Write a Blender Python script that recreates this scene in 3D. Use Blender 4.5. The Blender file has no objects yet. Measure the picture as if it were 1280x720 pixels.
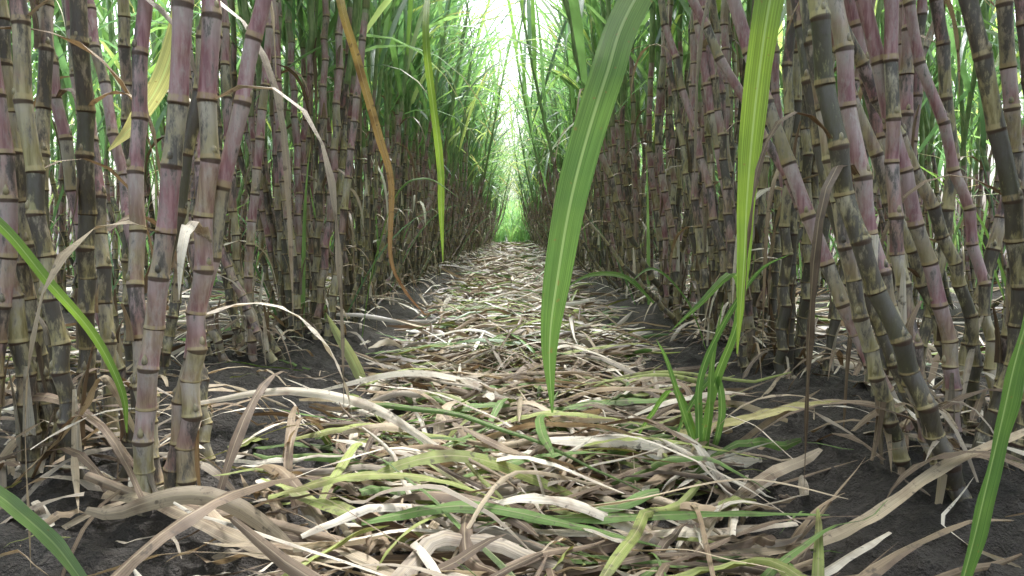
import bpy, math, random
import numpy as np
from mathutils import Vector, noise
R = random.Random(7)
scene = bpy.context.scene
pi = math.pi

# ------------------------------------------------------------------ node helpers
class NT:
    def __init__(s, name):
        s.m = bpy.data.materials.new(name); s.m.use_nodes = True
        s.t = s.m.node_tree; s.t.nodes.clear()
        s.out = s.t.nodes.new('ShaderNodeOutputMaterial')
    def n(s, typ, **kw):
        nd = s.t.nodes.new(typ)
        for k, v in kw.items():
            if k.startswith('i_'):
                key = k[2:]; key = int(key) if key.isdigit() else key.replace('_', ' ')
                s.set(nd.inputs[key], v)
            else: setattr(nd, k, v)
        return nd
    def set(s, inp, v):
        if isinstance(v, bpy.types.NodeSocket): s.t.links.new(v, inp)
        else: inp.default_value = v
    def math(s, op, a, b=0.0, c=0.0, clamp=False):
        nd = s.t.nodes.new('ShaderNodeMath'); nd.operation = op; nd.use_clamp = clamp
        s.set(nd.inputs[0], a); s.set(nd.inputs[1], b); s.set(nd.inputs[2], c)
        return nd.outputs[0]
    def ss(s, x, a, b):
        nd = s.t.nodes.new('ShaderNodeMapRange'); nd.interpolation_type = 'SMOOTHSTEP'
        s.set(nd.inputs['Value'], x)
        nd.inputs['From Min'].default_value = a; nd.inputs['From Max'].default_value = b
        return nd.outputs['Result']
    def mix(s, f, a, b, mode='MIX'):
        nd = s.t.nodes.new('ShaderNodeMix'); nd.data_type = 'RGBA'; nd.blend_type = mode
        s.set(nd.inputs['Factor'], f)
        for i, v in ((6, a), (7, b)):
            if isinstance(v, tuple) and len(v) == 3: v = v + (1,)
            s.set(nd.inputs[i], v)
        return nd.outputs[2]
    def noise(s, vec, scale, detail=3, rough=0.5):
        nd = s.t.nodes.new('ShaderNodeTexNoise')
        s.set(nd.inputs['Vector'], vec); nd.inputs['Scale'].default_value = scale
        nd.inputs['Detail'].default_value = detail; nd.inputs['Roughness'].default_value = rough
        return nd.outputs['Fac']
    def scale(s, vec, sc):
        nd = s.t.nodes.new('ShaderNodeMapping'); s.set(nd.inputs['Vector'], vec)
        nd.inputs['Scale'].default_value = sc
        return nd.outputs[0]

def mat_cane(name, near):
    t = NT(name)
    dt = 5 if near else 2
    a = t.n('ShaderNodeVertexColor', layer_name='Col')
    sp = t.n('ShaderNodeSeparateColor', i_0=a.outputs['Color'])
    h, g, b = sp.outputs[0], sp.outputs[1], sp.outputs[2]
    tc = t.n('ShaderNodeTexCoord')
    uv = t.n('ShaderNodeSeparateXYZ', i_0=tc.outputs['UV'])
    v = uv.outputs[1]
    ob = tc.outputs['Object']
    n1 = t.noise(ob, 9, dt-1, 0.6)
    n3 = t.noise(t.scale(ob, (1.3, 1.3, 0.4)), 42, dt, 0.72)
    n2 = t.noise(t.scale(ob, (60, 60, 6)), 2.0, 3, 0.6) if near else n3
    p = t.math('ADD', h, t.math('MULTIPLY', t.math('SUBTRACT', g, 0.5), 0.45))
    p = t.math('ADD', p, t.math('MULTIPLY', t.math('SUBTRACT', b, 0.5), 0.9))
    p = t.math('ADD', p, t.math('MULTIPLY', t.math('SUBTRACT', n1, 0.5), 0.9))
    pf = t.ss(p, 0.18, 0.62)
    olive = t.mix(t.ss(n2, 0.35, 0.65), (0.225, 0.19, 0.085), (0.42, 0.37, 0.20))
    purp = t.mix(t.ss(n2, 0.3, 0.7), (0.215, 0.085, 0.105), (0.41, 0.24, 0.26))
    col = t.mix(pf, olive, purp)
    gg = t.ss(t.math('ADD', g, t.math('MULTIPLY', n1, 0.3)), 0.88, 1.05)
    col = t.mix(t.math('MULTIPLY', gg, 0.6), col, (0.30, 0.33, 0.14))
    bl = t.math('MULTIPLY', t.ss(v, 0.2, 0.9), t.ss(n1, 0.3, 0.6))
    bl = t.math('ADD', t.math('MULTIPLY', bl, 0.5), t.math('MULTIPLY', t.ss(n3, 0.45, 0.68), 0.5), clamp=True)
    col = t.mix(bl, col, (0.50, 0.47, 0.455))
    so = t.math('SUBTRACT', n3, t.math('MULTIPLY', h, 0.14))
    so = t.math('ADD', so, t.math('MULTIPLY', t.math('SUBTRACT', g, 0.5), 0.20))
    so = t.math('ADD', so, t.math('MULTIPLY', t.math('SUBTRACT', v, 0.5), 0.08))
    so = t.math('ADD', so, t.math('MULTIPLY', t.math('SUBTRACT', 0.5, b), 0.24))
    sf = t.ss(so, 0.40, 0.57)
    col = t.mix(t.math('MULTIPLY', sf, 0.84), col, (0.034, 0.028, 0.027))
    rb = t.math('MULTIPLY', t.ss(v, 0.11, 0.08), t.ss(n3, 0.64, 0.44))
    col = t.mix(t.math('MULTIPLY', rb, 0.75), col, t.mix(g, (0.48, 0.41, 0.22), (0.36, 0.27, 0.14)))
    sc = t.math('ADD', t.ss(v, 0.03, 0.01), t.ss(v, 0.95, 0.975), clamp=True)
    col = t.mix(t.math('MULTIPLY', sc, 0.88), col, (0.07, 0.042, 0.03))
    sh = t.mix(t.ss(n2, 0.3, 0.7), (0.14, 0.22, 0.09), (0.30, 0.38, 0.19))
    hs = t.math('ADD', h, t.math('MULTIPLY', t.math('SUBTRACT', g, 0.5), 0.1))
    col = t.mix(t.ss(hs, 0.96, 1.04), col, sh)
    bs = t.n('ShaderNodeBsdfPrincipled', i_Roughness=0.40)
    if near:
        bmp = t.n('ShaderNodeBump', i_Strength=0.45, i_Distance=0.004, i_Height=n3)
        t.set(bs.inputs['Normal'], bmp.outputs[0])
    t.set(bs.inputs['Base Color'], col)
    t.t.links.new(bs.outputs[0], t.out.inputs[0])
    return t.m

def mat_leaf(name, trans, rough, dry):
    t = NT(name)
    a = t.n('ShaderNodeVertexColor', layer_name='Col')
    tc = t.n('ShaderNodeTexCoord')
    uv = tc.outputs['UV']; ob = tc.outputs['Object']
    s = t.n('ShaderNodeSeparateXYZ', i_0=uv)
    u = s.outputs[0]
    veins = t.noise(t.scale(uv, (38, 0.9, 1)), 1.0, 3, 0.7)
    col = t.mix(1.0, a.outputs['Color'],
                t.mix(t.ss(veins, 0.3, 0.7), (0.62, 0.62, 0.60), (1.25, 1.23, 1.2)), 'MULTIPLY')
    bl = t.noise(ob, 14 if dry else 7, 3, 0.65)
    if dry:
        col = t.mix(t.ss(bl, 0.48, 0.72), col, t.mix(1.0, col, (0.48, 0.40, 0.36), 'MULTIPLY'))
        bl2 = t.noise(ob, 60, 3, 0.6)
        col = t.mix(t.math('MULTIPLY', t.ss(bl2, 0.58, 0.70), 0.75), col, (0.06, 0.045, 0.035))
    else:
        col = t.mix(1.0, col, t.mix(t.ss(bl, 0.3, 0.7), (0.8, 0.85, 0.85), (1.15, 1.1, 0.95)), 'MULTIPLY')
        sp = t.noise(ob, 90, 2, 0.5)
        col = t.mix(t.math('MULTIPLY', t.ss(sp, 0.68, 0.74), 0.6), col, (0.20, 0.13, 0.05))
    d = t.math('ABSOLUTE', t.math('SUBTRACT', u, 0.5))
    mid = t.ss(d, 0.05, 0.03)
    col = t.mix(t.math('MULTIPLY', mid, 0.35 if dry else 0.5), col,
                (0.5, 0.42, 0.28) if dry else (0.36, 0.48, 0.24))
    bmp = t.n('ShaderNodeBump', i_Strength=0.6, i_Distance=0.002, i_Height=veins)
    bs = t.n('ShaderNodeBsdfPrincipled', i_Roughness=rough, i_Normal=bmp.outputs[0])
    t.set(bs.inputs['Base Color'], col)
    tr = t.n('ShaderNodeBsdfTranslucent')
    tcol = t.mix(1.0, col, (1.3, 1.1, 0.8) if dry else (2.0, 2.0, 1.5), 'MULTIPLY')
    t.set(tr.inputs[0], tcol)
    mx = t.n('ShaderNodeMixShader', i_0=trans)
    t.t.links.new(bs.outputs[0], mx.inputs[1]); t.t.links.new(tr.outputs[0], mx.inputs[2])
    t.t.links.new(mx.outputs[0], t.out.inputs[0])
    return t.m

def mat_mass(name, trans, mult):
    t = NT(name)
    a = t.n('ShaderNodeVertexColor', layer_name='Col')
    df = t.n('ShaderNodeBsdfDiffuse'); t.set(df.inputs[0], a.outputs['Color'])
    gl = t.n('ShaderNodeBsdfGlossy', i_Roughness=0.4); gl.inputs[0].default_value = (.9, .95, 1, 1)
    tr = t.n('ShaderNodeBsdfTranslucent'); t.set(tr.inputs[0], t.mix(1.0, a.outputs['Color'], mult, 'MULTIPLY'))
    mx = t.n('ShaderNodeMixShader', i_0=trans)
    t.t.links.new(df.outputs[0], mx.inputs[1]); t.t.links.new(tr.outputs[0], mx.inputs[2])
    m2 = t.n('ShaderNodeMixShader', i_0=0.06)
    t.t.links.new(mx.outputs[0], m2.inputs[1]); t.t.links.new(gl.outputs[0], m2.inputs[2])
    t.t.links.new(m2.outputs[0], t.out.inputs[0])
    return t.m

def mat_soil():
    t = NT('dark_soil')
    tc = t.n('ShaderNodeTexCoord'); ob = tc.outputs['Object']
    n1 = t.noise(ob, 3, 4, 0.6); n2 = t.noise(ob, 45, 5, 0.7); n3 = t.noise(ob, 220, 3, 0.6)
    col = t.mix(t.ss(n1, 0.35, 0.65), (0.014, 0.012, 0.011), (0.034, 0.028, 0.024))
    col = t.mix(t.ss(n2, 0.5, 0.72), col, (0.065, 0.055, 0.047))
    hh = t.math('ADD', n2, t.math('MULTIPLY', n3, 0.4))
    bmp = t.n('ShaderNodeBump', i_Strength=1.0, i_Distance=0.03, i_Height=hh)
    bs = t.n('ShaderNodeBsdfPrincipled', i_Roughness=0.7, i_Normal=bmp.outputs[0])
    t.set(bs.inputs['Base Color'], col)
    t.t.links.new(bs.outputs[0], t.out.inputs[0])
    return t.m

M_CANE = mat_cane('cane_stalk_skin', True)
M_CANEF = mat_cane('cane_stalk_skin_far', False)
M_LEAF = mat_leaf('green_cane_leaf', 0.5, 0.45, False)
M_DRY = mat_leaf('dry_cane_leaf', 0.18, 0.5, True)
M_LEAFF = mat_mass('green_leaf_mass', 0.5, (2.0, 2.0, 1.5))
M_DRYF = mat_mass('dry_leaf_mass', 0.15, (1.2, 1.0, .8))
M_SOIL = mat_soil()

# ------------------------------------------------------------------ mesh builder
class MB:
    def __init__(s, far=False):
        s.V = []; s.F = []; s.U = []; s.C = []; s.M = []; s.nv = 0; s.far = far
    def pack(s):
        return [np.concatenate(q) for q in (s.V, s.F, s.U, s.C, s.M)]
    def append(s, pk, loc, rz, sc, tint):
        V, F, U, C, M = pk
        c, n = math.cos(rz)*sc, math.sin(rz)*sc
        W = np.stack([V[:, 0]*c-V[:, 1]*n+loc[0], V[:, 0]*n+V[:, 1]*c+loc[1], V[:, 2]*sc+loc[2]], 1)
        s.V.append(W); s.F.append(F+s.nv); s.U.append(U); s.C.append(C*np.array([tint, tint, tint, 1])); s.M.append(M); s.nv += len(V)
    def grid(s, G, uv, col, mat, closed=False):
        n, m = G.shape[:2]
        idx = np.arange(n*m).reshape(n, m) + s.nv
        if closed: idx = np.concatenate([idx, idx[:, :1]], 1)
        f = np.stack([idx[:-1, :-1], idx[:-1, 1:], idx[1:, 1:], idx[1:, :-1]], -1).reshape(-1, 4)
        s.V.append(G.reshape(-1, 3)); s.F.append(f)
        s.U.append(uv.reshape(-1, 2)); s.C.append(col.reshape(-1, 4))
        s.M.append(np.full(len(f), mat)); s.nv += n*m
    def tube(s, P, Rd, v0, v1, segc, mat=0, sides=10, ref=(1, 0.13, 0)):
        P = np.asarray(P, float); n = len(P)
        T = np.gradient(P, axis=0); T /= np.linalg.norm(T, axis=1)[:, None] + 1e-9
        r = np.array(ref, float); A = r - T*(T@r)[:, None]; A /= np.linalg.norm(A, axis=1)[:, None]
        B = np.cross(T, A)
        th = np.linspace(0, 2*pi, sides, endpoint=False)
        G = P[:, None] + np.asarray(Rd)[:, None, None]*(np.cos(th)[None, :, None]*A[:, None] + np.sin(th)[None, :, None]*B[:, None])
        uv = np.zeros((n-1, sides, 4, 2)); k = np.arange(sides)/sides
        uv[..., 0, 0] = k; uv[..., 3, 0] = k; uv[..., 1, 0] = k+1/sides; uv[..., 2, 0] = k+1/sides
        uv[..., 0, 1] = np.asarray(v0)[:, None]; uv[..., 1, 1] = np.asarray(v0)[:, None]
        uv[..., 2, 1] = np.asarray(v1)[:, None]; uv[..., 3, 1] = np.asarray(v1)[:, None]
        c = np.broadcast_to(np.asarray(segc)[:, None, None, :], (n-1, sides, 4, 4))
        s.grid(G, uv, c, mat, True)
    def ribbon(s, P, W, side, col, mat, m=3, fold=0.25, curl=0.0, wav=0.0, ph=0.0, v_len=None):
        P = np.asarray(P, float); n = len(P); W = np.asarray(W)
        T = np.gradient(P, axis=0); T /= np.linalg.norm(T, axis=1)[:, None] + 1e-9
        S = side - T*np.sum(side*T, 1)[:, None]; S /= np.linalg.norm(S, axis=1)[:, None] + 1e-9
        N = np.cross(S, T)
        q = np.linspace(-1, 1, m)
        tt = np.linspace(0, 1, n)
        x = q[None, :]*np.ones((n, 1)); z = fold*np.abs(x)
        if curl:
            a = curl*x; x = np.sin(a)/curl; z = z + (1-np.cos(a))/abs(curl)
        if wav:
            z = z + wav*np.sin(tt*31+ph)[:, None]*q[None, :]*np.abs(q)[None, :]
            z = z + wav*0.6*np.sin(tt*57+ph*2.3)[:, None]*np.abs(q)[None, :]
        G = P[:, None] + (S[:, None]*x[..., None] + N[:, None]*z[..., None])*(W*0.5)[:, None, None]
        L = v_len if v_len else np.linalg.norm(np.diff(P, axis=0), axis=1).sum()
        vv = tt*L*3 + ph*5
        uv = np.zeros((n-1, m-1, 4, 2)); k0 = (q[:-1]+1)/2; k1 = (q[1:]+1)/2
        uv[..., 0, 0] = k0; uv[..., 3, 0] = k0; uv[..., 1, 0] = k1; uv[..., 2, 0] = k1
        for j in (0, 1): uv[..., j, 1] = vv[:-1, None]
        for j in (2, 3): uv[..., j, 1] = vv[1:, None]
        col = np.asarray(col, float)
        if col.ndim == 1: col = np.broadcast_to(col, (n, 4))
        c = np.zeros((n-1, m-1, 4, 4))
        for j in (0, 1): c[:, :, j] = col[:-1, None]
        for j in (2, 3): c[:, :, j] = col[1:, None]
        s.grid(G, uv, c, mat)
    def build(s, name):
        me = bpy.data.meshes.new(name)
        V, F, U, C, M = s.pack(); nf = len(F)
        me.vertices.add(len(V)); me.vertices.foreach_set('co', V.astype(np.float32).ravel())
        me.loops.add(nf*4); me.loops.foreach_set('vertex_index', F.astype(np.int32).ravel())
        me.polygons.add(nf)
        me.polygons.foreach_set('loop_start', np.arange(0, nf*4, 4, dtype=np.int32))
        try: me.polygons.foreach_set('loop_total', np.full(nf, 4, dtype=np.int32))
        except Exception: pass
        for m in ((M_CANEF, M_LEAFF, M_DRYF) if s.far else (M_CANE, M_LEAF, M_DRY)): me.materials.append(m)
        me.polygons.foreach_set('material_index', M.astype(np.int32))
        me.polygons.foreach_set('use_smooth', np.ones(nf, dtype=bool))
        u = me.uv_layers.new(name='UVMap'); u.data.foreach_set('uv', U.astype(np.float32).ravel())
        c = me.color_attributes.new('Col', 'FLOAT_COLOR', 'CORNER')
        c.data.foreach_set('color', C.astype(np.float32).ravel())
        me.update(); me.validate()
        return me

def add(name, me, parent=None, loc=(0, 0, 0), rz=0, sc=1.0):
    o = bpy.data.objects.new(name, me); scene.collection.objects.link(o)
    o.location = loc; o.rotation_euler = (0, 0, rz); o.scale = (sc, sc, sc)
    if parent: o.parent = parent
    return o

def spline(pts, n):
    p = np.array(pts, float)
    p = np.vstack([2*p[0]-p[1], p, 2*p[-1]-p[-2]])
    k = len(p)-3; out = []
    for t in np.linspace(0, k-1e-6, n):
        i = int(t); f = t-i; a, b, c, d = p[i:i+4]
        out.append(0.5*((2*b)+(-a+c)*f+(2*a-5*b+4*c-d)*f*f+(-a+3*b-3*c+d)*f**3))
    return np.array(out)

# ------------------------------------------------------------------ ground height
ROWS = (-0.82, 0.82, -2.35, 2.35, -3.9, 3.9, -5.6, 5.6)
def gh(x, y):
    x = np.asarray(x, float); y = np.asarray(y, float)
    h = 0*x
    for r in ROWS: h = h + 0.055*np.exp(-((x-r)/0.28)**2)
    h = h + 0.012*np.sin(x*5.1+y*2.3+1)+0.010*np.sin(y*6.1-x*3.7)+0.007*np.sin(x*13+y*9.1)
    return h - 0.012

# ------------------------------------------------------------------ stalks & leaves
def leaf_col(rnd):
    q = rnd.random()
    if q < 0.64: c = (0.09, 0.178, 0.065)
    elif q < 0.92: c = (0.14, 0.245, 0.08)
    else: c = (0.23, 0.30, 0.11)
    k = rnd.uniform(0.7, 1.4)
    return np.array([c[0]*k, c[1]*k, c[2]*k*rnd.uniform(.8, 1.5), 1])
DRYPAL = [((0.46, 0.385, 0.285), 5), ((0.30, 0.23, 0.155), 4), ((0.34, 0.30, 0.25), 4), ((0.14, 0.10, 0.07), 5),
          ((0.72, 0.68, 0.60), 6), ((0.21, 0.155, 0.11), 4), ((0.11, 0.21, 0.045), 3.2), ((0.28, 0.34, 0.10), 3.2)]
def dry_col(rnd, pal=DRYPAL):
    c = rnd.choices([p[0] for p in pal], [p[1] for p in pal])[0]
    k = rnd.uniform(0.75, 1.15)
    return np.array([c[0]*k, c[1]*k, c[2]*k, 1])

def blade(mb, rnd, base, az, L, W, elev, grav, col, mat=1, n=10, m=3, wav=0.15, tipdry=True):
    d = np.array([math.cos(az)*math.cos(elev), math.sin(az)*math.cos(elev), math.sin(elev)])
    p = np.array(base, float); P = [p.copy()]; st = L/(n-1)
    for i in range(n-1):
        t = i/(n-1)
        d = d + np.array([0, 0, -1])*grav*st*(0.35+1.9*t); d /= np.linalg.norm(d)
        p = p + d*st; P.append(p.copy())
    P = np.array(P); tt = np.linspace(0, 1, n)
    tw = rnd.uniform(-1.1, 1.1)
    S = np.stack([-np.sin(az+tw*tt), np.cos(az+tw*tt), rnd.uniform(-.5, .5)*tt], 1)
    Wd = W*np.clip(np.minimum(0.55+2.2*tt, 1.0)*(1-tt**2.6), 0.02, 1)
    C = np.broadcast_to(col, (n, 4)).copy()
    if tipdry and rnd.random() < 0.3:
        k = np.clip((tt-rnd.uniform(0.65, 0.95))*5, 0, 1)[:, None]
        C = C*(1-k) + np.array([0.4, 0.32, 0.18, 1])*k
    mb.ribbon(P, Wd, S, C, mat, m=m, fold=rnd.uniform(0.15, 0.5), wav=wav, ph=rnd.uniform(0, 6))

def stalk(mb, lf, rnd, ctrl, rad, leafz=1.35, leaves=8, sides=10, leaf_az=None, hang=0.25, Lr=(0.95, 1.5), fine=True):
    C = spline(ctrl, 120)
    seg = np.linalg.norm(np.diff(C, axis=0), axis=1); cum = np.concatenate([[0], np.cumsum(seg)])
    tot = cum[-1]
    at = lambda s: np.array([np.interp(s, cum, C[:, k]) for k in range(3)])
    prof = [(0.0, 1.08), (0.03, 1.09), (0.07, 1.04), (0.13, 1.00), (0.3, 0.955), (0.6, 0.95), (0.85, 0.98), (0.94, 1.02), (0.985, 1.01)] if fine else \
           [(0.0, 1.10), (0.06, 1.06), (0.14, 1.0), (0.5, 0.95), (0.9, 1.0), (0.975, 1.02)]
    b = rnd.random(); P = []; Rr = []; vs = []; cols = []
    s = -0.03; nodes = []
    il = rnd.uniform(.82, 1.12)
    while s < tot:
        z = max(s, 0)
        L = (0.035 + 0.072*min(1, z/0.6)) * rnd.uniform(0.75, 1.25)*il
        if z > leafz: L *= 1.2
        g = rnd.random(); nodes.append(s)
        taper = 1.05 - 0.12*min(1, max(0, z)/2.0)
        if s > tot-0.5: taper *= max(0.3, (tot-s)/0.5)
        for f, r in prof:
            if z > leafz:
                if f not in (0.0, 0.94, 0.9): continue
                r = 1.12 if f < 0.9 else 1.0
            ss = s+f*L
            P.append((ss)); Rr.append(rad*taper*r); vs.append(f)
            cols.append((max(0, ss)/leafz, g, b, 1))
        s += L
    pts = np.array([at(max(q, 0)) - (np.array([0, 0, -min(q, 0)]) if q < 0 else 0) for q in P])
    v0 = np.array(vs[:-1]); v1 = np.array(vs[1:]); v1 = np.where(v1 < v0, 1.0, v1)
    jit = np.zeros_like(pts); ang = rnd.uniform(0, 6.28)
    k = -1; amp = rnd.uniform(.002, .006)
    for i, f in enumerate(vs):
        if f == 0.0: k += 1
        sgn = 1 if k % 2 else -1
        w = (-sgn*(1-f) + sgn*f)*amp
        jit[i, 0] = w*math.cos(ang); jit[i, 1] = w*math.sin(ang)
    pts += jit
    mb.tube(pts, Rr, v0, v1, np.array(cols[:-1]), 0, sides)
    if fine:
        for k, q in enumerate(nodes):
            if 0.1 < q < leafz:
                c = at(q+0.008); a = ang + (pi if k % 2 else 0) + rnd.uniform(-.15, .15)
                o = np.array([math.cos(a), math.sin(a), 0])
                pp = [c+o*rad*0.9, c+o*rad*1.1+np.array([0, 0, .004]), c+o*rad*1.13+np.array([0, 0, .010]), c+o*rad*1.0+np.array([0, 0, .017])]
                mb.tube(pp, [0.003, 0.0052, 0.004, 0.0004], [0.1, .3, .3], [.3, .3, .4], np.array([(0.2, .9, .9, 1)]*3), 0, 6)
    az0 = rnd.uniform(0, 2*pi) if leaf_az is None else leaf_az
    for i in range(leaves):
        t = (i+0.5)/leaves
        q = leafz + (tot-leafz)*t*0.97
        az = az0 + (pi if i % 2 else 0) + rnd.uniform(-0.6, 0.6)
        el = 0.95 + 0.45*t + rnd.uniform(-0.15, 0.15)
        blade(lf, rnd, at(q), az, rnd.uniform(*Lr), rnd.uniform(0.024, 0.040), min(el, 1.48),
              rnd.uniform(0.5, 1.5)*(1.25-0.5*t), leaf_col(rnd))
    for q in nodes:
        if 0.3 < q < leafz+0.2 and rnd.random() < hang*0.13:
            az = rnd.uniform(0, 2*pi)
            blade(mb, rnd, at(q), az, rnd.uniform(0.25, 0.7), rnd.uniform(0.008, 0.022), rnd.uniform(0.2, 1.1), rnd.uniform(8, 18),
                  dry_col(rnd, DRYPAL[:6]), mat=2, n=12, wav=0.4, tipdry=False)
        elif 0.02 < q < leafz and rnd.random() < hang*(0.6 if q < .25 else .2):
            az = rnd.uniform(0, 2*pi); c = at(q); o = np.array([math.cos(az), math.sin(az), 0])
            L = rnd.uniform(0.05, 0.17); up = rnd.choice([1, 1, -1])
            fl = rnd.uniform(.3, 2.6)
            P2 = np.array([c+o*rad*(1.0+0.9*t*t*fl)+np.array([0, 0, up*L*t]) for t in np.linspace(0, 1, 6)])
            S = np.tile([-o[1], o[0], 0], (6, 1))
            mb.ribbon(P2, 0.022*np.linspace(1, 0.3, 6), S, dry_col(rnd, DRYPAL[:6]), 2, m=5, curl=-0.9, fold=0, ph=rnd.uniform(0, 6))

def foot_trash(mb, rnd, cnt, x=0, y=0, z=0, spread=.3):
    for i in range(cnt):
        a = rnd.uniform(0, 2*pi); r = rnd.uniform(0.03, spread)
        blade(mb, rnd, (x+r*math.cos(a), y+r*math.sin(a), z+rnd.uniform(0.01, 0.09)), rnd.uniform(0, 6.28), rnd.uniform(0.12, 0.42), rnd.uniform(0.006, 0.020),
              rnd.uniform(-0.2, 0.9), rnd.uniform(2, 8), dry_col(rnd, DRYPAL[:6]), mat=2, n=9, wav=0.35, tipdry=False)

def clump_mesh(seed, ns, outer=False):
    rnd = random.Random(seed); mb = MB(True); lf = MB(True)
    for i in range(ns):
        a = rnd.uniform(0, 2*pi); r = rnd.uniform(0.02, 0.12)
        bx, by = r*math.cos(a)*0.8, r*math.sin(a)*1.3
        lean = abs(rnd.gauss(0, .18)); H = rnd.uniform(1.9, 2.6)
        a2 = a + rnd.uniform(-0.9, 0.9)
        lx, ly = lean*math.cos(a2)*1.0, lean*math.sin(a2)*1.4
        w = rnd.uniform(-0.06, 0.06)
        ctrl = [(bx, by, 0), (bx+lx*.5, by+ly*.5, 0.3), (bx+lx*1.0+w, by+ly*1.0, 0.8), (bx+lx*1.3, by+ly*1.3+w, 1.4), (bx+lx*1.7, by+ly*1.7, H)]
        stalk(mb, lf, rnd, ctrl, rnd.uniform(0.0105, 0.0145), leafz=rnd.uniform(.7, 1.15) if outer else rnd.uniform(.95, 1.4),
              leaves=rnd.choice([6, 7]) if outer else rnd.choice([6, 7, 8]), sides=6 if outer else 8, fine=False, hang=0.5 if outer else .8)
    for i in range(rnd.choice([0, 0, 1, 2])+(5 if outer else 0)):
        a = rnd.uniform(0, 2*pi)
        blade(lf, rnd, (0.1*math.cos(a), 0.15*math.sin(a), 0), a, rnd.uniform(0.4, 1.2), 0.02, rnd.uniform(1.1, 1.5), 1.3, leaf_col(rnd))
    foot_trash(mb, rnd, 5 if outer else 12)
    return mb.build('sugarcane_clump'), lf.pack()

V_IN = [clump_mesh(100+i, 6+i % 4) for i in range(10)]
V_OUT = [clump_mesh(200+i, 5+i % 3, True) for i in range(6)]

def empty(name, loc=(0, 0, 0)):
    o = bpy.data.objects.new(name, None); scene.collection.objects.link(o); o.location = loc; return o

def row(x, y0, y1, step, variants, jx=0.06, arch=False, tint=(.85, 1.2)):
    e = empty('sugarcane_row'); lf = MB(True)
    y = y0
    while y < y1:
        xx = x + R.uniform(-jx, jx)
        me, pk = R.choice(variants)
        loc = (xx, y, float(gh(xx, y))-0.01); rz = R.choice([0, pi])+R.uniform(-0.7, 0.7); sc = R.uniform(0.86, 1.12)
        add('stalks', me, e, loc, rz, sc)
        lf.append(pk, loc, rz, sc, R.uniform(*tint))
        if arch:
            for i in range(3):
                az = (0 if x < 0 else pi)+R.gauss(0, .5)
                blade(lf, R, (xx*.95, y+R.uniform(-.15, .15), R.uniform(1.3, 2.3)), az, R.uniform(1.1, 1.7), R.uniform(.018, .034),
                      R.uniform(.75, 1.25), R.uniform(.5, 1.2), leaf_col(R), n=12)
        y += step*R.uniform(0.65, 1.35)
    add('leaves', lf.build('cane_leaves'), e)
row(-0.86, 3.05, 29, 0.30, V_IN, arch=True); row(0.86, 2.95, 29, 0.30, V_IN, arch=True)
row(-0.95, -4, -0.2, 0.6, V_OUT); row(0.95, -4, -0.2, 0.6, V_OUT)
for x in (-2.35, 2.35): row(x, 0, 28, 0.42, V_OUT, tint=(1.0, 1.4))
for x in (-3.9, 3.9): row(x, 2, 24, 0.52, V_OUT, tint=(1.0, 1.4))
for x in (-5.6, 5.6): row(x, 4, 22, 0.62, V_OUT, tint=(1.0, 1.4))

def young(seed):
    rnd = random.Random(seed); mb = MB(True)
    for i in range(34):
        a = rnd.uniform(0, 2*pi); r = rnd.uniform(0, .25)
        c = leaf_col(rnd); c[:3] *= 1.2
        blade(mb, rnd, (r*math.cos(a), r*math.sin(a), rnd.uniform(0, .7)), a+rnd.uniform(-.6, .6), rnd.uniform(.9, 1.9), rnd.uniform(.025, .045), rnd.uniform(1.1, 1.5), rnd.uniform(.7, 1.6), c, n=9)
    return mb.pack()
YV = [young(i) for i in range(4)]
mb = MB(True)
for i in range(120):
    xx = R.uniform(-5, 5) if i % 2 else R.uniform(-1.4, 1.4); yy = R.uniform(25, 33)
    mb.append(R.choice(YV), (xx, yy, 0), R.uniform(0, 6), (.5+.1*(yy-25)) if abs(xx) < 1.3 else R.uniform(.9, 1.3), R.uniform(1.1, 1.6))
add('young_sugarcane', mb.build('young_sugarcane'))

# ------------------------------------------------------------------ foreground plants, stalk by stalk
def plant(stalks, seed, sib=1.0, trash=26, k=1.0, rs=.93, ll=(-.15, .17)):
    rnd = random.Random(seed); mb = MB()
    allst = [(np.array(st[0], float)*np.array([k, k, 1]), st[1]*rs) for st in stalks]
    sgn = 1 if stalks[0][0][0][0] > 0 else -1
    for st in stalks:
        if rnd.random() < sib:
            q = np.array(st[0], float)*np.array([k, k, 1])
            o = np.array([sgn*rnd.uniform(-.01, .13), rnd.uniform(.06, .20), 0]); l = np.array([sgn*rnd.uniform(*ll), rnd.uniform(-.03, .1), 0])
            q = q + o + l*(q[:, 2:3]/.9)
            allst.append((q, rnd.uniform(.011, .0138)))
    for pts, rad in allst:
        p = [np.array(q, float) for q in pts]
        g0 = float(gh(p[0][0], p[0][1])); p[0][2] = g0-0.01
        d = (p[-1]-p[-2]); d = d/abs(d[2])
        last = p[-1]; H = rnd.uniform(2.1, 2.6)
        mid = last + d*0.5*0.7; mid[2] = last[2]+0.5
        top = mid + d*0.3*(H-mid[2]); top[2] = H
        p += [mid, top]
        stalk(mb, mb, rnd, p, rad, leafz=rnd.uniform(1.2, 1.5), leaves=5, sides=16, fine=True,
              leaf_az=pi/2+rnd.uniform(-.5, .5), hang=0.6)
    c = np.mean([q[0][0] for q in allst], axis=0)
    foot_trash(mb, rnd, trash, c[0], c[1], float(gh(c[0], c[1])), .2)
    me = mb.build('sugarcane_plant'); return add('sugarcane_plant', me)

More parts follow.
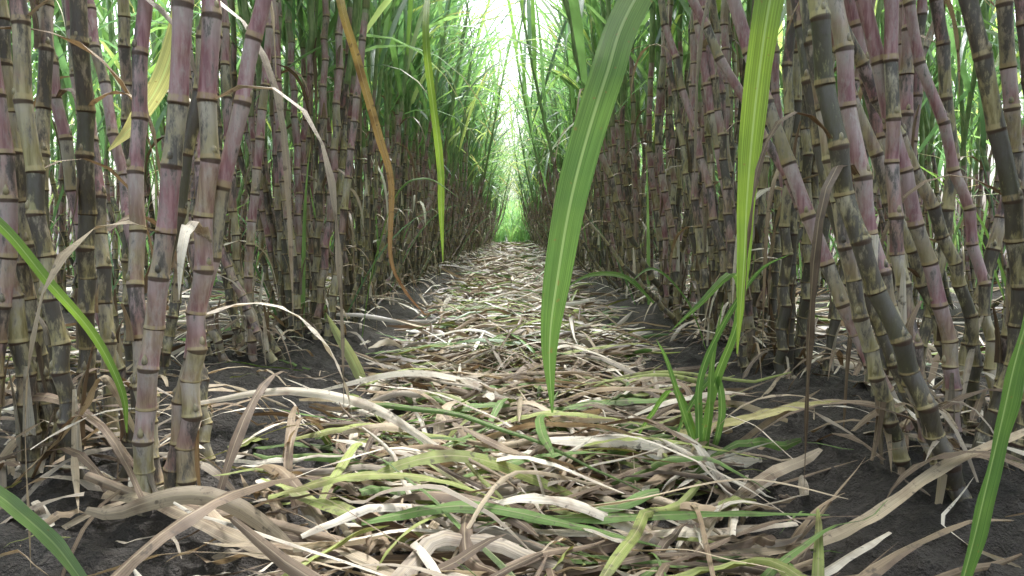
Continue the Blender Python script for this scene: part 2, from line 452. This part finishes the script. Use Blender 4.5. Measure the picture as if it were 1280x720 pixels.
# left side
plant([([(-.550, 1.07, 0), (-.535, 1.07, .22), (-.495, 1.08, .52), (-.465, 1.08, .80)], .0158),
       ([(-.506, 1.10, 0), (-.482, 1.10, .22), (-.450, 1.10, .52), (-.437, 1.10, .82)], .0155),
       ([(-.525, 1.10, 0), (-.50, 1.11, .2), (-.455, 1.12, .42), (-.40, 1.13, .68), (-.365, 1.13, .82)], .0138),
       ([(-.56, 1.14, 0), (-.60, 1.18, .3), (-.61, 1.22, .6), (-.60, 1.25, .9)], .014)], 1, sib=.2, rs=.85)
plant([([(-.90, 1.54, 0), (-.885, 1.53, .3), (-.865, 1.52, .65), (-.86, 1.5, .95)], .0165),
       ([(-.93, 1.50, 0), (-.96, 1.47, .3), (-.985, 1.45, .6), (-1.02, 1.45, .95)], .0145),
       ([(-.88, 1.60, 0), (-.90, 1.63, .3), (-.94, 1.68, .6), (-.99, 1.7, .95)], .015)], 2, k=.9, sib=.7, rs=.88)
plant([([(-.90, 1.36, 0), (-.91, 1.36, .25), (-.95, 1.36, .5), (-1.0, 1.36, .85)], .016),
       ([(-.86, 1.39, 0), (-.87, 1.40, .25), (-.92, 1.40, .5), (-.95, 1.40, .85)], .0145),
       ([(-.80, 1.33, 0), (-.82, 1.33, .25), (-.85, 1.33, .5), (-.87, 1.33, .85)], .0145),
       ([(-.95, 1.30, 0), (-.93, 1.32, .25), (-.90, 1.33, .5), (-.93, 1.33, .85)], .0145)], 3, k=.9, sib=.5, rs=.88)
plant([([(-1.03, 1.98, 0), (-1.03, 1.98, .3), (-1.01, 1.97, .7), (-1.0, 1.95, 1.07)], .0155),
       ([(-.98, 2.02, 0), (-.93, 2.05, .3), (-.90, 2.07, .7), (-.91, 2.1, 1.07)], .015),
       ([(-1.08, 2.05, 0), (-1.13, 2.05, .3), (-1.17, 2.05, .7), (-1.2, 2.05, 1.07)], .015),
       ([(-1.0, 1.9, 0), (-1.05, 1.85, .3), (-1.08, 1.8, .7), (-1.13, 1.8, 1.07)], .015)], 4, sib=.5)
plant([([(-.83, 2.35, 0), (-.84, 2.35, .3), (-.80, 2.36, .7), (-.75, 2.38, 1.2)], .0145),
       ([(-.86, 2.42, 0), (-.90, 2.44, .3), (-.93, 2.46, .7), (-.95, 2.5, 1.2)], .015),
       ([(-.74, 2.30, 0), (-.83, 2.3, .22), (-.93, 2.3, .5), (-1.0, 2.32, 1.1)], .014),
       ([(-.90, 2.30, 0), (-.97, 2.28, .3), (-1.02, 2.28, .7), (-1.02, 2.3, 1.2)], .014)], 5)
plant([([(-.80, 2.75, 0), (-.81, 2.75, .3), (-.85, 2.76, .7), (-.87, 2.78, 1.2)], .0165),
       ([(-.75, 2.80, 0), (-.72, 2.82, .3), (-.68, 2.85, .7), (-.66, 2.9, 1.2)], .015),
       ([(-.84, 2.82, 0), (-.87, 2.85, .3), (-.90, 2.9, .7), (-.93, 2.95, 1.2)], .0145),
       ([(-.70, 2.75, 0), (-.66, 2.78, .3), (-.61, 2.8, .7), (-.56, 2.85, 1.2)], .0145),
       ([(-.78, 2.9, 0), (-.77, 2.9, .3), (-.74, 2.9, .7), (-.73, 2.95, 1.2)], .0145)], 6)
# right side
LR = (-.32, .08)
plant([([(.706, 1.13, 0), (.605, 1.14, .275), (.522, 1.15, .487), (.462, 1.16, .82)], .0165),
       ([(.712, 1.19, 0), (.65, 1.19, .22), (.58, 1.2, .45), (.52, 1.21, .80)], .0155),
       ([(.683, 1.25, 0), (.62, 1.25, .22), (.57, 1.26, .42), (.49, 1.28, .88)], .0145)], 11, sib=.5, rs=.86)
plant([([(.92, 1.44, 0), (.985, 1.43, .25), (.95, 1.42, .52), (.85, 1.42, .88)], .0165),
       ([(.90, 1.48, 0), (.88, 1.48, .25), (.79, 1.48, .52), (.68, 1.48, .9)], .015),
       ([(.96, 1.40, 0), (1.0, 1.38, .25), (.98, 1.37, .5), (.91, 1.36, .88)], .0155),
       ([(1.0, 1.52, 0), (1.03, 1.52, .25), (1.03, 1.52, .52), (.97, 1.5, .9)], .015)], 12, k=.93, rs=.88, ll=LR)
plant([([(.86, 1.72, 0), (.87, 1.71, .3), (.89, 1.70, .6), (.89, 1.7, 1.0)], .0155),
       ([(.90, 1.68, 0), (.90, 1.67, .25), (.83, 1.66, .6), (.73, 1.66, 1.0)], .015),
       ([(.95, 1.76, 0), (1.0, 1.75, .3), (1.03, 1.75, .6), (.98, 1.75, 1.0)], .015),
       ([(.92, 1.80, 0), (.95, 1.82, .3), (.97, 1.84, .6), (.96, 1.86, 1.0)], .0145),
       ([(1.02, 1.7, 0), (1.08, 1.7, .3), (1.15, 1.7, .6), (1.26, 1.7, 1.0)], .015)], 13, sib=.6, ll=LR)
plant([([(.83, 2.2, 0), (.83, 2.2, .3), (.83, 2.2, .7), (.835, 2.2, 1.15)], .0165),
       ([(.79, 2.16, 0), (.80, 2.16, .3), (.79, 2.15, .7), (.79, 2.15, 1.15)], .0155),
       ([(.87, 2.25, 0), (.90, 2.25, .3), (.89, 2.26, .7), (.87, 2.28, 1.15)], .0155),
       ([(.76, 2.30, 0), (.72, 2.29, .3), (.63, 2.28, .7), (.55, 2.28, 1.15)], .0155),
       ([(.72, 2.25, 0), (.68, 2.26, .3), (.64, 2.27, .7), (.57, 2.28, 1.15)], .0145),
       ([(.92, 2.15, 0), (.96, 2.15, .3), (1.02, 2.15, .7), (1.12, 2.15, 1.15)], .0145)], 14)
plant([([(.80, 2.62, 0), (.78, 2.62, .3), (.75, 2.62, .7), (.74, 2.64, 1.25)], .0155),
       ([(.86, 2.66, 0), (.88, 2.66, .3), (.90, 2.66, .7), (.92, 2.67, 1.25)], .0155),
       ([(.92, 2.6, 0), (.97, 2.6, .3), (1.01, 2.6, .7), (1.02, 2.6, 1.25)], .015),
       ([(.74, 2.68, 0), (.70, 2.7, .3), (.66, 2.72, .7), (.66, 2.74, 1.25)], .0145),
       ([(.83, 2.75, 0), (.83, 2.77, .3), (.82, 2.8, .7), (.80, 2.82, 1.25)], .015)], 15)

# ------------------------------------------------------------------ individual leaves
def one_leaf(name, pts, wid, col, mat, side=(1, 0, 0), n=60, m=9, fold=0.25, wav=0.08, curl=0.0, tw=0.0, col2=None):
    mb = MB(); P = spline(pts, n); tt = np.linspace(0, 1, n)
    W = np.interp(tt, np.linspace(0, 1, len(wid)), wid)
    S0 = np.array(side, float); S1 = np.cross(S0, [0, 0, 1.0])
    a = tw*tt
    S = S0[None]*np.cos(a)[:, None] + S1[None]*np.sin(a)[:, None]
    C = np.array(list(col)+[1.0]); C = np.broadcast_to(C, (n, 4)).copy()
    if col2 is not None:
        k = (np.clip(tt*1.4-0.3, 0, 1))[:, None]; C = C*(1-k)+np.array(list(col2)+[1.0])*k
    mb.ribbon(P, W, S, C, mat, m=m, fold=fold, wav=wav, curl=curl, ph=R.uniform(0, 6))
    return add(name, mb.build(name))
G1 = (0.105, 0.205, 0.06); G2 = (0.19, 0.30, 0.06)
one_leaf('sugarcane_leaf', [(.74, 1.33, 1.25), (.52, 1.2, 1.16), (.30, 1.06, .97), (.156, .95, .745), (.112, .9, .635), (.073, .87, .506), (.052, .85, .395), (.043, .84, .32), (.046, .83, .245)],
         [.028, .035, .040, .041, .041, .038, .032, .019, .002], G1, 1, fold=0.22)
one_leaf('sugarcane_leaf', [(.78, 1.4, 1.2), (.60, 1.27, 1.12), (.43, 1.16, .95), (.376, 1.1, .795), (.358, 1.1, .652), (.348, 1.1, .51), (.345, 1.1, .40), (.338, 1.1, .268)],
         [.03, .036, .040, .042, .040, .030, .020, .002], G2, 1, side=(1, 0, 0), fold=0.2, tw=-.1)
one_leaf('sugarcane_leaf', [(.44, .74, .0), (.468, .74, .10), (.50, .75, .23), (.53, .76, .35), (.60, .8, .48), (.75, .88, .56)],
         [.022, .026, .032, .034, .03, .02], G1, 1, side=(1, .5, 0))
one_leaf('sugarcane_leaf', [(-.90, 1.1, .62), (-.80, 1.02, .54), (-.69, 1., .46), (-.63, 1., .385), (-.57, 1., .31), (-.535, 1., .233), (-.53, 1., .175)],
         [.014, .016, .015, .014, .012, .010, .002], (0.17, 0.30, 0.06), 1, side=(1, .2, .6))
one_leaf('sugarcane_leaf', [(-.70, .82, .30), (-.60, .8, .19), (-.554, .8, .147), (-.51, .8, .104), (-.47, .79, .06), (-.43, .78, .02)],
         [.012, .016, .018, .018, .012, .002], (0.16, 0.26, 0.12), 1, side=(.6, .2, .6))
one_leaf('yellowing_cane_leaf', [(-.60, 2.5, 1.5), (-.50, 2.2, 1.35), (-.455, 2.0, 1.08), (-.41, 2., .905), (-.357, 2., .71), (-.325, 2., .58), (-.329, 2., .385), (-.29, 2., .29), (-.235, 2.0, .225)],
         [.016, .02, .022, .022, .022, .018, .012, .010, .005], (0.42, 0.33, 0.10), 2, side=(1, .6, 0), col2=(0.34, 0.20, 0.12), tw=1.2)
one_leaf('sugarcane_leaf', [(-.35, 3.2, 1.5), (-.34, 3.0, 1.2), (-.29, 3.0, .75), (-.285, 3., .55), (-.28, 3., .33)],
         [.02, .03, .03, .026, .003], G2, 1, side=(1, .3, 0))
one_leaf('sugarcane_leaf', [(-.62, 1.5, 1.2), (-.60, 1.42, .95), (-.64, 1.4, .76), (-.70, 1.4, .66), (-.745, 1.38, .60)],
         [.03, .034, .036, .03, .003], (0.33, 0.36, 0.16), 1, side=(1, .4, .2), col2=(0.42, 0.40, 0.24))
# fallen cane leaning over path
mb = MB(); rr = random.Random(5)
stalk(mb, mb, rr, [(.74, 3.12, 0.02), (.62, 3.0, .14), (.45, 2.9, .31), (.34, 2.85, .44), (.26, 2.8, .54)], 0.0105, leafz=5, leaves=0, hang=.5)
add('leaning_cane_stalk', mb.build('leaning_cane_stalk'))
# young shoot, right
mb = MB(); rr = random.Random(9)
def shl(pts, w, col=G1, side=(1, .2, 0), mat=1, k=1.0):
    P = spline(pts, 26)*k; tt = np.linspace(0, 1, 26)
    W = w*np.clip(np.minimum(.5+3*tt, 1)*(1-tt**3), .03, 1)
    mb.ribbon(P, W, np.tile(side, (26, 1)).astype(float), np.array(list(col)+[1]), mat, m=5, fold=.35, wav=.1, ph=rr.uniform(0, 6))
K = .9
shl([(.40, 1.54, .0), (.405, 1.5, .12), (.41, 1.5, .24), (.43, 1.5, .36)], .015, k=K)
shl([(.40, 1.54, .0), (.37, 1.5, .08), (.34, 1.48, .16), (.31, 1.47, .245), (.285, 1.45, .29)], .012, k=K)
shl([(.39, 1.54, .0), (.42, 1.52, .18), (.46, 1.5, .32), (.44, 1.46, .42), (.36, 1.42, .36), (.30, 1.4, .31)], .018, k=K)
shl([(.40, 1.55, .0), (.385, 1.5, .1), (.38, 1.48, .2), (.41, 1.46, .3), (.48, 1.45, .42), (.55, 1.45, .46)], .015, (0.07, .15, .05), k=K)
shl([(.41, 1.55, .0), (.33, 1.5, .03), (.27, 1.46, .02)], .018, (.14, .24, .06), k=K)
shl([(.41, 1.55, .0), (.35, 1.55, .16), (.30, 1.58, .10), (.26, 1.6, .02)], .014, (.1, .2, .05), k=K)
shl([(.42, 1.55, .0), (.44, 1.53, .12), (.42, 1.52, .2), (.36, 1.5, .13), (.33, 1.5, .05)], .015, (.1, .2, .07), k=K)
add('sugarcane_shoot', mb.build('sugarcane_shoot'))
mb = MB()
shl([(.50, 2.6, .20), (.40, 2.6, .29), (.28, 2.6, .30), (.18, 2.6, .25)], .022, G1, (0, .6, .8))
shl([(.70, 2.6, .0), (.62, 2.6, .2), (.5, 2.6, .32), (.4, 2.6, .26)], .022, G1, (0, .8, .6))
shl([(-.42, 2.1, .0), (-.46, 2.1, .09), (-.50, 2.1, .16), (-.53, 2.1, .22)], .032, (.30, .33, .20), (1, .3, .1))
shl([(-.60, 2.9, .0), (-.55, 2.9, .3), (-.45, 2.9, .6), (-.33, 2.9, .66), (-.2, 2.9, .58)], .022, G1, (0, .8, .6))
add('sugarcane_shoot', mb.build('sugarcane_shoot'))
# distinctive dry leaves in front
D1 = (0.47, 0.39, 0.28); D2 = (0.28, 0.215, 0.155); D3 = (0.66, 0.61, 0.52); GN = (.12, .225, .05); GY = (.29, .35, .10)
def dl(pts, w, col, side=(0, .6, .8), name='dry_cane_leaf', **k):
    q = [(x, y, z+float(gh(x, y))+0.012) for x, y, z in pts]
    one_leaf(name, q, w, col, 2, side=side, m=7, n=40, wav=.15, **k)
dl([(-.56, 1.30, .125), (-.41, 1.30, .15), (-.26, 1.28, .13), (-.14, 1.25, .08), (-.05, 1.23, .03)], [.008, .014, .018, .017, .010, .003], D3, tw=.5)
dl([(.64, 1.42, .07), (.56, 1.43, .065), (.45, 1.42, .065), (.31, 1.40, .06)], [.003, .024, .028, .015], (.36, .34, .13), side=(0, 1, .3))
dl([(-.62, 1.05, .05), (-.5, 1.02, .035), (-.34, 1.0, .03), (-.18, .95, .02)], [.014, .018, .02, .010], D2, curl=.8)
dl([(.80, 1.12, .08), (.66, 1.1, .06), (.53, 1.06, .03), (.40, 1.0, .02), (.2, .97, .03)], [.012, .02, .02, .018, .008], D1, side=(0, 1, .4))
dl([(-.60, 1.06, .02), (-.48, .98, .05), (-.36, .93, .04), (-.22, .9, .0)], [.014, .022, .022, .005], (.34, .28, .20), side=(0, 1, .5))
dl([(-.33, 1.1, .0), (-.36, 1.17, .07), (-.37, 1.3, .10), (-.35, 1.45, .02)], [.008, .016, .012, .004], D2, side=(1, 0, .3))
dl([(-.95, 1.25, .11), (-.8, 1.22, .13), (-.68, 1.18, .10), (-.58, 1.15, .02)], [.014, .018, .016, .008], D2, side=(0, .8, .5))
dl([(-.8, 1.15, .0), (-.7, 1.17, .10), (-.66, 1.18, .17), (-.62, 1.2, .08)], [.01, .015, .015, .008], D1, side=(0.3, .8, .3))
dl([(.02, .98, .05), (.12, 1.0, .055), (.28, 1.03, .04), (.42, 1.06, .03)], [.01, .016, .018, .01], D3, side=(0, 1, .3))
dl([(.5, 1.6, .0), (.6, 1.5, .05), (.72, 1.42, .06), (.9, 1.35, .02)], [.008, .015, .016, .008], D2, side=(.3, 1, .3))
# fresh green blades dropped across the walkway
fg = random.Random(21)
for (x, y, L, th, W, c) in [(.02, 1.9, .42, .12, .026, GN), (.25, 1.62, .40, -.35, .026, GN), (-.22, 1.35, .36, .1, .022, GY), (.12, 1.5, .34, -.1, .020, GY),
                            (-.02, 2.6, .6, .05, .028, GN), (.1, 3.1, .6, -.1, .03, GY), (-.12, 3.7, .6, .2, .03, GN), (.2, 1.0, .5, .08, .02, GN),
                            (-.18, 1.05, .34, .1, .02, GY), (.3, 2.3, .5, .3, .024, GY), (-.25, 2.0, .34, .7, .024, GY), (.05, 1.22, .3, .5, .018, GN),
                            (-.05, 1.62, .3, .25, .022, GN), (.28, 1.3, .34, -.2, .022, GY), (.0, .96, .4, .02, .02, GN), (-.3, 2.5, .4, .4, .026, GN)]:
    dx, dy = math.cos(th)*L/2, math.sin(th)*L/2
    dl([(x-dx, y-dy, .055), (x-dx*.3, y-dy*.3, .08), (x+dx*.4, y+dy*.4, .075), (x+dx, y+dy, .055)], [W*.5, W, W*.9, W*.5, .002], c,
       side=(-math.sin(th), math.cos(th), fg.uniform(-.1, .7)), name='fallen_green_leaf')

# ------------------------------------------------------------------ leaf litter (one object)
def litter(nm, parent, spec, seed, far):
    rnd = random.Random(seed); mb = MB(far)
    for (cnt, xr, yr, Lr, Wr, n, sig, zmax, archp) in spec:
        for i in range(cnt):
            x = rnd.uniform(*xr) if rnd.random() < .4 else rnd.gauss((xr[0]+xr[1])/2, (xr[1]-xr[0])/4.8)
            x = min(max(x, xr[0]-.12), xr[1]+.12)
            y = rnd.uniform(*yr)
            L = rnd.uniform(*Lr)*rnd.uniform(.5, 1); W = rnd.uniform(*Wr)
            th = rnd.gauss(0, sig) if rnd.random() < .6 else rnd.uniform(0, pi)
            if rnd.random() < .5: th += pi
            k = rnd.gauss(0, .5)
            tt = np.linspace(-.5, .5, n)
            a = th + k*tt*L
            if n > 7 and rnd.random() < .25:
                a = a + rnd.uniform(-1.3, 1.3)/(1+np.exp(-(tt-rnd.uniform(-.25, .25))*50))
            dx = np.cos(a)*L/(n-1); dy = np.sin(a)*L/(n-1)
            X = x+np.cumsum(dx)-dx.sum()/2; Y = y+np.cumsum(dy)-dy.sum()/2
            z0 = 0.006+rnd.random()**1.3*zmax
            tilt = rnd.gauss(0, .09)*min(1, .4/L)
            Z = gh(X, Y)+z0+tilt*tt*L*2
            if rnd.random() < archp:
                Z = Z+np.clip(rnd.uniform(.02, .09)*min(L/.4, 1.)*np.sin((tt+.5)*pi*rnd.uniform(.7, 1.2)+rnd.uniform(-.5, .5)), 0, 1)
            Z = np.maximum(Z+0.002*np.sin(tt*rnd.uniform(8, 25)+rnd.uniform(0, 6)), gh(X, Y)+.004)
            P = np.stack([X, Y, Z], 1)
            up = rnd.gauss(0, .5); tw = rnd.gauss(0, .9)
            roll = up+tw*tt
            S = np.stack([-np.sin(a)*np.cos(roll), np.cos(a)*np.cos(roll), np.sin(roll)], 1)
            W2 = W*np.clip(1-np.abs(tt*2)**rnd.choice([2.5, 4, 8])*rnd.uniform(.5, .95), .06, 1)
            if rnd.random() < .5: W2 = W2*np.clip(.6+.8*tt*rnd.choice([-1, 1]), .12, 1)
            cl = rnd.choice([0, 0, .3, .5, .7, -.5, 1.0])
            c = dry_col(rnd)
            c = np.broadcast_to(c, (n, 4)).copy(); lo = .55 if far else .8
            c[:, :3] *= np.array([rnd.uniform(lo, 1.12) for _ in range(n)])[:, None]
            mb.ribbon(P, W2, S, c, 2, m=5 if n > 8 else 3,
                      fold=rnd.uniform(0, .35), curl=cl, wav=rnd.uniform(0, .25), ph=rnd.uniform(0, 6))
    return add(nm, mb.build('leaf_litter'), parent)
LE = empty('leaf_litter')
litter('near_leaves', LE, [
    (950, (-.40, .43), (.55, 2.4), (.12, .60), (.008, .028), 14, .7, .06, .4),
    (60, (-.34, .36), (.8, 2.6), (.45, .75), (.012, .022), 16, .6, .06, .6),
    (800, (-.38, .42), (.6, 2.6), (.04, .22), (.003, .016), 9, 1.5, .06, .3),
    (230, (-1.1, 1.1), (.8, 3.0), (.06, .35), (.004, .014), 12, 1.0, .015, .4),
    (90, (-.42, .45), (.6, 2.2), (.04, .16), (.014, .04), 9, 1.5, .06, .2)], 3, False)
litter('far_leaves', LE, [
    (2200, (-.40, .44), (2.3, 6.0), (.12, .6), (.009, .028), 8, .7, .07, .35),
    (1900, (-.46, .48), (6.0, 14.0), (.2, .8), (.014, .036), 6, .7, .08, .3),
    (900, (-.55, .55), (14.0, 27.0), (.4, 1.2), (.03, .07), 5, .6, .08, .3),
    (450, (-2.1, -1.0), (1.0, 7.0), (.3, .8), (.01, .03), 6, .8, .05, .3),
    (450, (1.0, 2.1), (1.0, 7.0), (.3, .8), (.01, .03), 6, .8, .05, .3),
    (300, (-5, -2.4), (1.0, 12.0), (.4, .9), (.02, .05), 5, 1., .05, .3),
    (300, (2.4, 5), (1.0, 12.0), (.4, .9), (.02, .05), 5, 1., .05, .3),
    (300, (-1.2, 1.2), (-3, .5), (.3, .8), (.014, .04), 6, .8, .05, .3)], 4, True)

# ------------------------------------------------------------------ ground
def axis(dense0, dense1, step, far):
    a = list(np.arange(dense0, dense1, step))
    s = step; v = a[-1]
    while v < far: s *= 1.25; v += s; a.append(v)
    s = step; v = a[0]; pre = []
    while v > -far: s *= 1.25; v -= s; pre.append(v)
    return np.array(pre[::-1]+a)
xs = axis(-1.4, 1.4, .009, 250); ys = axis(.55, 2.9, .009, 250)
X, Y = np.meshgrid(xs, ys, indexing='ij')
Z = gh(X, Y)
for i, x in enumerate(xs):
    if abs(x) > 1.6: continue
    for j, y in enumerate(ys):
        if 0.2 < y < 3.8:
            v = Vector((x*14, y*14, 0.3))
            Z[i, j] += 0.018*noise.fractal(v, 0.8, 2.1, 5) + 0.03*max(0, noise.noise(Vector((x*32, y*32, 4)))-.12)
me = bpy.data.meshes.new('ground')
nx, ny = len(xs), len(ys)
idx = np.arange(nx*ny).reshape(nx, ny)
F = np.stack([idx[:-1, :-1], idx[1:, :-1], idx[1:, 1:], idx[:-1, 1:]], -1).reshape(-1, 4)
me.from_pydata(np.stack([X, Y, Z], -1).reshape(-1, 3).tolist(), [], F.tolist())
me.polygons.foreach_set('use_smooth', np.ones(len(F), dtype=bool))
me.materials.append(M_SOIL); me.update(); add('ground', me)

# ------------------------------------------------------------------ light, sky, camera
w = bpy.data.worlds.new('World'); scene.world = w; w.use_nodes = True
nt = w.node_tree; bg = nt.nodes['Background']
sky = nt.nodes.new('ShaderNodeTexSky'); sky.sky_type = 'NISHITA'; sky.sun_disc = False
EL, AZ = math.radians(66), math.radians(8)
sky.sun_elevation = EL; sky.sun_rotation = AZ
sky.dust_density = 6.0; sky.air_density = 1.0; sky.ozone_density = 1.0
hs = nt.nodes.new('ShaderNodeHueSaturation'); hs.inputs['Saturation'].default_value = 0.5
nt.links.new(sky.outputs[0], hs.inputs['Color']); nt.links.new(hs.outputs[0], bg.inputs[0])
bg.inputs[1].default_value = 0.62
sl = bpy.data.lights.new('sun', 'SUN'); sl.energy = 5; sl.angle = math.radians(3); sl.color = (1, .98, .95)
so = bpy.data.objects.new('sun', sl); scene.collection.objects.link(so)
dirv = Vector((math.sin(AZ)*math.cos(EL), math.cos(AZ)*math.cos(EL), math.sin(EL)))
so.rotation_euler = dirv.to_track_quat('Z', 'Y').to_euler(); so.location = dirv*20
cam = bpy.data.cameras.new('camera'); cam.lens = 26; cam.sensor_width = 36; cam.clip_end = 600; cam.clip_start = 0.02
co = bpy.data.objects.new('camera', cam); scene.collection.objects.link(co)
co.location = (0, 0, .45); co.rotation_euler = (math.radians(90-4.3), 0, 0)
scene.camera = co
scene.view_settings.view_transform = 'Standard'; scene.view_settings.look = 'None'
scene.view_settings.exposure = 0; scene.view_settings.gamma = 1
